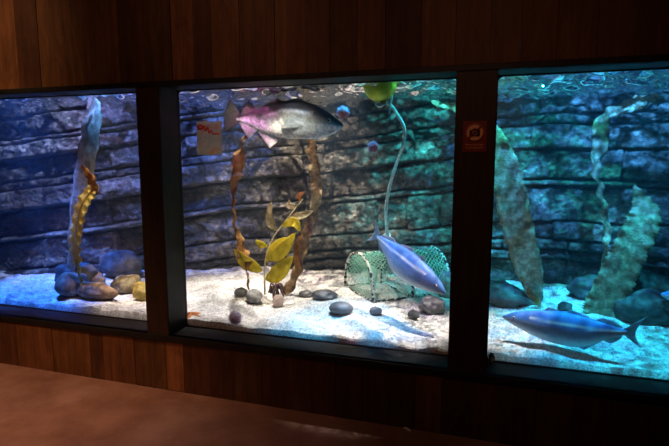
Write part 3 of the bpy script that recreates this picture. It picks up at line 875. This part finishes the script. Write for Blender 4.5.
YC = GL + .022
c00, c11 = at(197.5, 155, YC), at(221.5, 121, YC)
t = empty('painted_reflection', (c00.x, YC, c00.z), 'pale square sheet with red scribble standing in for a glass reflection below cod tail', 'painted_reflection')
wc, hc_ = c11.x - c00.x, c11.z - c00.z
b = MB(); b.box((0, 0, 0), (wc, .0015, hc_)); b.build('sheet', reflection_mat(), t, False)
M_red = plain('reflection_red', (.85, .05, .03), .5)
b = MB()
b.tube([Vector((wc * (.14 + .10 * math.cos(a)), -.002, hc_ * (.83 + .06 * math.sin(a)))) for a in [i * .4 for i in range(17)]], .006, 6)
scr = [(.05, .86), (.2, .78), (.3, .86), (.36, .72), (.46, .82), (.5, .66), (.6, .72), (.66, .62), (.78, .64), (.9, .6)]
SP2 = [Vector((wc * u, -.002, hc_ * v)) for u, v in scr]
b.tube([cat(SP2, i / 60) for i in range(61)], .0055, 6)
x = b.build('scribble', M_red, t); x['label'] = 'red scribble of the painted reflection'

# ------------------------------------------------------------------ buoy, rope, trap
M_buoy = mottled('lime_yellow_foam', [(.3, (.66, .80, .04)), (.7, (.78, .88, .08))], 8, .5, .1, 60)
M_rope = mottled('pale_turquoise_rope', [(.3, (.50, .84, .82)), (.7, (.80, .97, .95))], 30, .8, .6, 160)
YB = .62
pb = at(380, 85, YB); rb_ = 16.5 * ppm(pb)
t = empty('buoy', (pb.x, YB, pb.z), 'lime yellow float at the water surface at top of middle window', 'buoy')
b = MB(); b.ball((0, 0, .01), rb_ * 1.02, rb_ * .9, rb_ * 1.1, 4, lambda d: 1 - .08 * max(0, d.z)); b.build('float', M_buoy, t)
b = MB(); b.tube([(.03 * math.cos(a), 0, -rb_ * 1.08 + .022 * math.sin(a)) for a in [i * 2 * PI / 24 for i in range(25)]], .007, 8); b.build('eyelet', M_rope, t)

# trap: three D-shaped hoops under a green net, entrance funnel, base frame
pf = sand_at(373, 303); pbk = sand_at(345, 292)
ax_w = (pbk - pf); ax_w.z = 0; wt = ax_w.length; 
ang_w = math.atan2(ax_w.y, ax_w.x)
M_net = mottled('green_twine', [(.3, (.22, .60, .42)), (.7, (.45, .85, .66))], 40, .8, .2, 100)
def hoop_mat():
    m, nt, out = newmat('black_hoop_white_lashing')
    co = coords(nt); w = N(nt, 'TexNoise', Scale=38, Detail=0); L(nt, co, 0, w, 'Vector')
    r = ramp(nt, [(.46, (.015, .018, .018)), (.52, (.62, .66, .58))]); L(nt, w, 'Fac', r, 0)
    b = N(nt, 'BsdfPrincipled', Roughness=.6); L(nt, r, 0, b, 'Base Color'); L(nt, b, 0, out, 0); return m
M_hoop = hoop_mat()
WT, HT, LT = .52, .34, .72
# local frame: u across the end (0 front foot .. WT back foot), v along the trap, height z
e_l = Vector((math.cos(R(41)), math.sin(R(41)), 0))     # along the trap: to the right and away
e_u = Vector((-math.sin(R(41)), math.cos(R(41)), 0))    # across: away from the viewer, to the left
org = Vector((pf.x, pf.y, pf.z - .005))
t = empty('lobster_trap', org, 'green net lobster trap with arched hoops standing on the sand', 'trap')
def D(s):                                # s 0..1 along the arch from front foot over the top to back foot
    a = PI * s; return WT / 2 - WT / 2 * math.copysign(abs(math.cos(a)) ** .92, math.cos(a)), HT * abs(math.sin(a)) ** .8
def tp(s, v, sc_=1.0):
    u, z = D(s); return e_u * u + e_l * v + Vector((0, 0, z + .01))
for v in (0, LT * .5, LT):
    b = MB(); b.tube([tp(i / 40, v) for i in range(41)], .0125, 8); b.build('hoop', M_hoop, t)
b = MB()
for u in (0, WT): b.tube([e_u * u + Vector((0, 0, .012)), e_u * u + e_l * LT + Vector((0, 0, .012))], .009, 8)
for v in (0, LT * .5, LT): b.tube([e_l * v + Vector((0, 0, .012)), e_l * v + e_u * WT + Vector((0, 0, .012))], .009, 8)
b.build('base_frame', M_hoop, t)
b = MB(); b.tube([tp(.5, 0), tp(.5, LT)], .007, 8); b.build('ridge_bar', M_hoop, t)


def netting(mb, fn, nu, nv, r=.0018):
    for i in range(nu):
        for j in range(nv):
            if (i + j) % 2: continue
            for di, dj in ((1, 1), (1, -1)):
                a, c = (i + di, j + dj), (i, j)
                if 0 <= a[0] <= nu - 0 and 0 <= a[1] <= nv:
                    mb.tube([fn(c[0] / nu, c[1] / nv), fn(a[0] / nu, a[1] / nv)], r, 4, False)
b = MB(); netting(b, lambda s, v: tp(s, v * LT), 46, 36); b.build('net', M_net, t, False)
ringc = e_u * WT * .5 + e_l * .13 + Vector((0, 0, .15)); rg = .075
def funnel(s, v):
    u, z = D(s) if s <= .5 else D(s)
    a = PI * (1 - s) * 1.0
    per = s * 1.32
    if per <= 1: p0 = tp(per, 0); ang = PI - PI * per * 1.0 - 0
    else:
        q = (per - 1) / .32; p0 = e_u * lerp(WT, 0, q) + Vector((0, 0, .012))
    d = p0 - Vector((0, 0, .15)) - e_u * WT * .5
    dd = d.normalized()
    p1 = ringc + dd * rg
    return p0.lerp(p1, v)
b = MB(); netting(b, funnel, 52, 12, .002); b.build('funnel_net', M_net, t, False)
b = MB(); b.tube([ringc + (e_u * math.cos(a) + Vector((0, 0, math.sin(a)))) * rg for a in [i * 2 * PI / 30 for i in range(31)]], .007, 8); b.build('entrance_ring', M_net, t)
b = MB(); netting(b, lambda s, v: tp(s, LT).lerp(e_u * lerp(0, WT, s) + e_l * LT + Vector((0, 0, .012)), v), 26, 12, .002); b.build('end_net', M_net, t, False)

# rope: from the float down to the trap's ridge
top_trap = org + tp(.5, LT * .42)
rp = [Vector((pb.x, YB, pb.z - rb_ * 1.1)), at(389, 104, .62), at(397, 114, .65), at(404, 128, .7), at(403, 145, .75), at(396, 165, .8), at(390, 185, .85), at(386, 210, .9), at(387, 232, .92), at(389, 243, .93)]
rp += [at(388, 250, .95)]
t = empty('rope', rp[0], 'pale turquoise rope hanging from the yellow float to the trap', 'rope')
o = rp[0]
b = MB()
fine = [cat(rel(rp, o), i / 160) for i in range(161)]
ext = [fine[-1], fine[-1].lerp(top_trap - o, .5) + Vector((.01, 0, 0)), top_trap - o]
fine += [cat(ext, i / 12) for i in range(1, 13)]
b.tube(fine, lambda q: .0125 + .002 * math.sin(q * 420), 8); b.build('line', M_rope, t)
b = MB()
for i, (px, py) in enumerate([(387, 236), (390, 240), (388, 244), (391, 248), (388, 251), (386, 249)]):
    c = at(px, py, .935) - o
    b.tube([c + Vector((.022 * math.cos(a + i), .012 * math.sin(2 * a), .018 * math.sin(a + i * .7))) for a in [j * .45 for j in range(15)]], .0085, 7)
b.build('knot', M_rope, t)
b = MB(); lp = [at(377, 99, .6), at(376, 104, .6), at(381, 106, .6), at(386, 103, .6), at(388, 99, .6)]
b.tube([cat(rel(lp, o), i / 30) for i in range(31)], .0075, 7)
lp = [at(392, 96, .6), at(391, 102, .6), at(390, 108, .6), at(389.5, 114, .6)]
b.tube([cat(rel(lp, o), i / 20) for i in range(21)], .0075, 7); b.build('loose_tail', M_rope, t)

# ------------------------------------------------------------------ sign on the post
M_sred = plain('sign_red', (.20, .020, .014), .45)
M_sor = plain('sign_orange', (.90, .42, .22), .5)
M_sdk = plain('sign_dark', (.03, .012, .012), .5)
sx0, sx1, sz0, sz1 = -.172, -.048, 1.63, 1.793
t = empty('sign', ((sx0 + sx1) / 2, -.005, (sz0 + sz1) / 2), 'small red no-photography sign on the dark post between windows', 'sign')
w_, h_ = (sx1 - sx0) / 2, (sz1 - sz0) / 2
b = MB(); b.box((-w_, -.004, -h_), (w_, 0, h_), .0012); b.build('plate', M_sred, t, False)
cz = .021; rr_ = .047
b = MB(); 
ring = [b.bm.verts.new((rr_ * math.cos(a), -.0046, cz + rr_ * math.sin(a))) for a in [i * 2 * PI / 48 for i in range(48)]]; b.bm.faces.new(ring)
r_ = bmesh.ops.extrude_face_region(b.bm, geom=list(b.bm.faces)); bmesh.ops.translate(b.bm, verts=[v for v in r_['geom'] if isinstance(v, bmesh.types.BMVert)], vec=(0, .0006, 0))
b.build('disc', M_sor, t, False)
b = MB(); b.box((-.027, -.0056, cz - .02), (.027, -.0046, cz + .013), .003); b.box((-.010, -.0056, cz + .012), (.010, -.0046, cz + .021))
b.build('camera_pictogram', M_sdk, t, False)
b = MB(); b.tube([(.0105 * math.cos(a), -.0058, cz - .003 + .0105 * math.sin(a)) for a in [i * 2 * PI / 24 for i in range(25)]], .0018, 6); b.build('lens_pictogram', M_sor, t)
b = MB(); b.tube([(-.032, -.0068, cz - .032), (.032, -.0068, cz + .032)], .0045, 8); b.tube([(rr_ * .93 * math.cos(a), -.0062, cz + rr_ * .93 * math.sin(a)) for a in [i * 2 * PI / 48 for i in range(49)]], .0022, 6); b.build('prohibition_bar', M_sred, t)
for i, s in enumerate(('Please don\'t flash', 'no photography')):
    cu = bpy.data.curves.new('text', 'FONT'); cu.body = s; cu.size = .0135; cu.align_x = 'CENTER'; cu.extrude = .0003; cu.materials.append(M_sor)
    tmp = bpy.data.objects.new('text_source', cu); col.objects.link(tmp); bpy.context.view_layer.update()
    me = bpy.data.meshes.new_from_object(tmp.evaluated_get(bpy.context.evaluated_depsgraph_get())); bpy.data.objects.remove(tmp); bpy.data.curves.remove(cu)
    o = bpy.data.objects.new('text', me); col.objects.link(o); o.parent = t; o.location = (0, -.0048, -.047 - i * .015); o.rotation_euler = (PI / 2, 0, 0)

# wrapper in the corner of the right sill, paper scrap on the floor
M_wrap = mottled('black_silver_wrapper', [(.45, (.02, .02, .022)), (.6, (.5, .5, .5))], 30, .3, .5, 60)
b = MB(); b.ball((0, 0, 0), .018, .016, .036, 3, lambda d: 1 + .5 * noise.noise(d * 2.3) + .25 * noise.noise(d * 6))
x = b.build('wrapper', M_wrap, smooth=False); x.location = (.024, .165, Z_SILL + .03); tag(x, 'crumpled dark wrapper in the left corner of right window sill', 'litter')
d = ray(407, 430); p = CAM + d * (-CAM.z / d.z)
b = MB(); b.grid(lambda u, v: Vector(((u - .5) * .05, (v - .5) * .022, .004 + .004 * math.sin(u * 5) + .003 * noise.noise(Vector((u * 4, v * 4, 0))))), 12, 6)
x = b.build('paper_scrap', plain('white_paper', (.8, .78, .75), .7)); solidify(x, .001); x.location = (p.x, p.y, .002); x.rotation_euler = (0, 0, R(-20)); tag(x, 'tiny white paper scrap on the floor near the wall', 'litter')

# ------------------------------------------------------------------ light
def caustic(ld, scale, lo, hi, seed=0.0):
    ld.use_nodes = True; nt = ld.node_tree; nt.nodes.clear()
    out = N(nt, 'OutputLight'); em = N(nt, 'Emission')
    tcn = N(nt, 'TexCoord'); sep = N(nt, 'SeparateXYZ'); L(nt, tcn, 'Normal', sep, 0)
    ab = N(nt, 'Math', operation='ABSOLUTE'); L(nt, sep, 2, ab, 0)
    dx = N(nt, 'Math', operation='DIVIDE'); dy = N(nt, 'Math', operation='DIVIDE'); L(nt, sep, 0, dx, 0); L(nt, ab, 0, dx, 1); L(nt, sep, 1, dy, 0); L(nt, ab, 0, dy, 1)
    cb = N(nt, 'CombineXYZ'); L(nt, dx, 0, cb, 0); L(nt, dy, 0, cb, 1); cb.inputs[2].default_value = seed
    ns = N(nt, 'TexNoise', Scale=scale * .7, Detail=2); L(nt, cb, 0, ns, 'Vector')
    mixv = N(nt, 'VectorMath', operation='SCALE'); mixv.inputs['Scale'].default_value = .35; L(nt, ns, 'Color', mixv, 0)
    av = N(nt, 'VectorMath', operation='ADD'); L(nt, cb, 0, av, 0); L(nt, mixv, 0, av, 1)
    vo = N(nt, 'TexVoronoi', feature='SMOOTH_F1', Scale=scale); vo.inputs['Smoothness'].default_value = .35; L(nt, av, 0, vo, 'Vector')
    mr = N(nt, 'MapRange'); mr.inputs['From Min'].default_value = .12; mr.inputs['From Max'].default_value = .60; mr.inputs['To Min'].default_value = 0; mr.inputs['To Max'].default_value = 1; L(nt, vo, 'Distance', mr, 0)
    pwn = N(nt, 'Math', operation='POWER'); pwn.inputs[1].default_value = 3.0; L(nt, mr, 0, pwn, 0)
    ma = N(nt, 'Math', operation='MULTIPLY_ADD'); ma.inputs[1].default_value = hi; ma.inputs[2].default_value = lo; L(nt, pwn, 0, ma, 0)
    L(nt, ma, 0, em, 'Strength'); L(nt, em, 0, out, 0)


def spot(name, pos, target, power, c, deg, blend=.6, size=.03, cau=None):
    ld = bpy.data.lights.new(name, 'SPOT'); ld.energy = power; ld.color = c; ld.spot_size = R(deg); ld.spot_blend = blend; ld.shadow_soft_size = size
    o = bpy.data.objects.new(name, ld); col.objects.link(o); o.location = pos
    o.rotation_euler = (Vector(target) - Vector(pos)).to_track_quat('-Z', 'Y').to_euler()
    if cau: caustic(ld, *cau)
    return o


BLUE, VIO, WHITE, CYAN, TEAL, MAG, WARM = (.10, .22, 1), (.42, .36, 1), (1, .93, .84), (.06, .62, 1), (.10, .85, .80), (1, .20, .75), (1, .55, .25)
# left window
spot('tank_light', (-3.75, .30, 2.8), (-3.72, .60, .4), 620, (.03, .17, 1), 44, .8, .02, (24, .35, 2, 1))
spot('tank_light', (-2.65, .28, 2.8), (-2.66, .55, .4), 200, (1, .84, .80), 25, .8, .015, (24, .5, 1.6, 2))
spot('tank_light', (-2.95, .26, 2.5), (-3.08, .78, 1.6), 46, (.12, .36, 1), 36, .9, .012, (20, .25, 2.6, 23))
spot('tank_light', (-3.3, .26, 2.6), (-3.45, .9, 1.9), 70, (.46, .38, 1), 64, .9, .02)
spot('tank_light', (-3.9, .28, 2.7), (-4.1, 1.0, 1.5), 150, (.30, .42, .95), 66, .9, .015, (18, .15, 2.6, 24))
spot('tank_light', (-2.9, .28, 2.7), (-3.2, 1.3, 1.8), 210, (.16, .27, 1), 66, .9, .02, (22, .2, 2.6, 3))
# middle window
spot('tank_light', (-2.15, 1.15, 2.8), (-2.10, .80, .45), 220, (1, .95, .93), 36, .8, .04, (24, .4, 2, 4))
spot('tank_light', (-1.15, 1.15, 2.8), (-1.20, .80, .45), 215, WHITE, 36, .8, .04, (24, .4, 2, 20))
spot('tank_light', (-1.55, .85, 2.5), (-1.75, 1.7, 1.0), 110, (1, .88, .74), 80, .9, .012, (17, .15, 2.8, 5))
spot('tank_light', (-.45, .28, 2.7), (-.55, 1.7, 1.3), 250, (.04, .66, .76), 56, .9, .015, (20, .15, 2.6, 6))
spot('tank_light', (-.95, .28, 2.8), (-.95, .40, .42), 230, (.03, .5, 1), 32, .9, .04, (26, .3, 2.2, 7))
spot('tank_light', (-2.1, .9, 2.6), (-2.6, 1.7, 1.6), 100, (.08, .2, 1), 66, .9, .015, (17, .15, 2.8, 8))
spot('tank_light', (-1.72, .24, 2.30), (-1.70, .62, 1.92), 17, (1, .26, .85), 50, .9, .015, (9, .5, 1.6, 9))
spot('tank_light', (-1.36, .24, 2.25), (-1.38, .62, 1.92), 2.5, (.10, .40, 1), 34, .8, .015, (9, .3, 2.4, 16))
spot('tank_light', (-1.45, .23, 2.08), (-1.42, .62, 1.70), 30, (.95, 1, .92), 84, .9, .015)  # added neutral fill to brighten the cod's head and belly
spot('tank_light', (-2.1, .45, 2.2), (-2.15, .24, 1.8), 10, (1, .95, .9), 50, .8, .015)  # added from behind to brighten the sheet that imitates a reflection
spot('tank_light', (-1.74, .235, 2.3), (-1.74, .27, .45), 45, (1, .90, .95), 32, .9, .015, (20, .5, 1.6, 21))  # added to brighten the urchin down at the sand
spot('tank_light', (-2.8, .26, 2.4), (-2.98, .62, .75), 120, (1, .82, .55), 30, .9, .015, (18, .5, 1.4, 22))
spot('tank_light', (-1.95, .23, 2.08), (-1.95, .62, 1.74), 10, (1, .95, .92), 84, .9, .015)  # second added fill, for the rear half of the cod
spot('tank_light', (-1.45, .26, 2.2), (-1.75, .95, .85), 80, (1, .86, .62), 34, .9, .015, (24, .4, 1.8, 17))
spot('tank_light', (-.55, .26, 2.4), (-.62, .50, .95), 40, (.74, .42, 1), 30, .9, .015, (12, .5, 1.6, 18))
fs, ss = at(408, 272, .55), sand_at(388, 322)
dv = (fs - ss); lp_ = fs + dv * ((2.8 - fs.z) / dv.z)
spot('tank_light', lp_, ss, 230, (1, .95, .9), 26, .8, .008, (24, .5, 1.8, 14))
# right window
fs, ss = at(570, 327, .62), sand_at(556, 345)
dv = (fs - ss); lp_ = fs + dv * ((2.8 - fs.z) / dv.z)
spot('tank_light', lp_, ss, 160, (.03, .55, 1), 34, .8, .008, (24, .35, 2, 15))
spot('tank_light', (.04, .30, 2.8), (.06, .66, .4), 190, WHITE, 24, .8, .015, (24, .5, 1.6, 10))
spot('tank_light', (.95, .28, 2.8), (.85, .75, .4), 270, (.02, .55, .85), 50, .8, .015, (24, .25, 2.4, 11))
spot('tank_light', (.6, .28, 2.7), (.6, 1.75, 1.5), 320, (.05, .34, 1), 80, .9, .015, (18, .2, 2.4, 12))
spot('tank_light', (.3, .95, 2.6), (.35, 1.7, .9), 110, (.03, .76, .85), 66, .9, .015, (16, .05, 3, 13))
spot('tank_light', (.5, .26, 2.4), (.45, .60, .62), 85, (.05, .30, 1), 34, .9, .015, (12, .6, 1.2, 19))
# room: warm lamps in the ceiling, the last one an added fill
spot('room_light', (-3.3, -1.3, 3.2), (-3.25, -.25, .5), 190, (1, .54, .28), 62, .9, .15)
spot('room_light', (-3.5, -1.3, 2.95), (-3.55, 0, 2.45), 34, (1, .52, .26), 75, 1.0, .15)
spot('room_light', (-1.7, -1.4, 3.0), (-1.75, 0, 2.4), 13, (1, .50, .28), 80, 1.0, .15)
spot('room_light', (-2.0, -2.9, 3.2), (-2.2, -1.5, 0), 165, (1, .48, .28), 60, 1.0, .2)
spot('room_light', (-.4, -2.4, 3.2), (-.2, 0, 1.5), 26, (1, .45, .25), 70, 1.0, .15)  # added weak fill so the sign and its post can be seen

w = bpy.data.worlds.new('World'); sc.world = w; w.use_nodes = True
w.node_tree.nodes['Background'].inputs[0].default_value = (.5, .35, .3, 1); w.node_tree.nodes['Background'].inputs[1].default_value = .006
sc.view_settings.view_transform = 'Standard'; sc.view_settings.look = 'None'; sc.view_settings.gamma = 1; sc.view_settings.exposure = 0
sc.view_settings.use_curve_mapping = False
sc.cycles.use_denoising = True
sc.cycles.max_bounces = 8; sc.cycles.transparent_max_bounces = 16
sc.cycles.caustics_reflective = False; sc.cycles.caustics_refractive = False
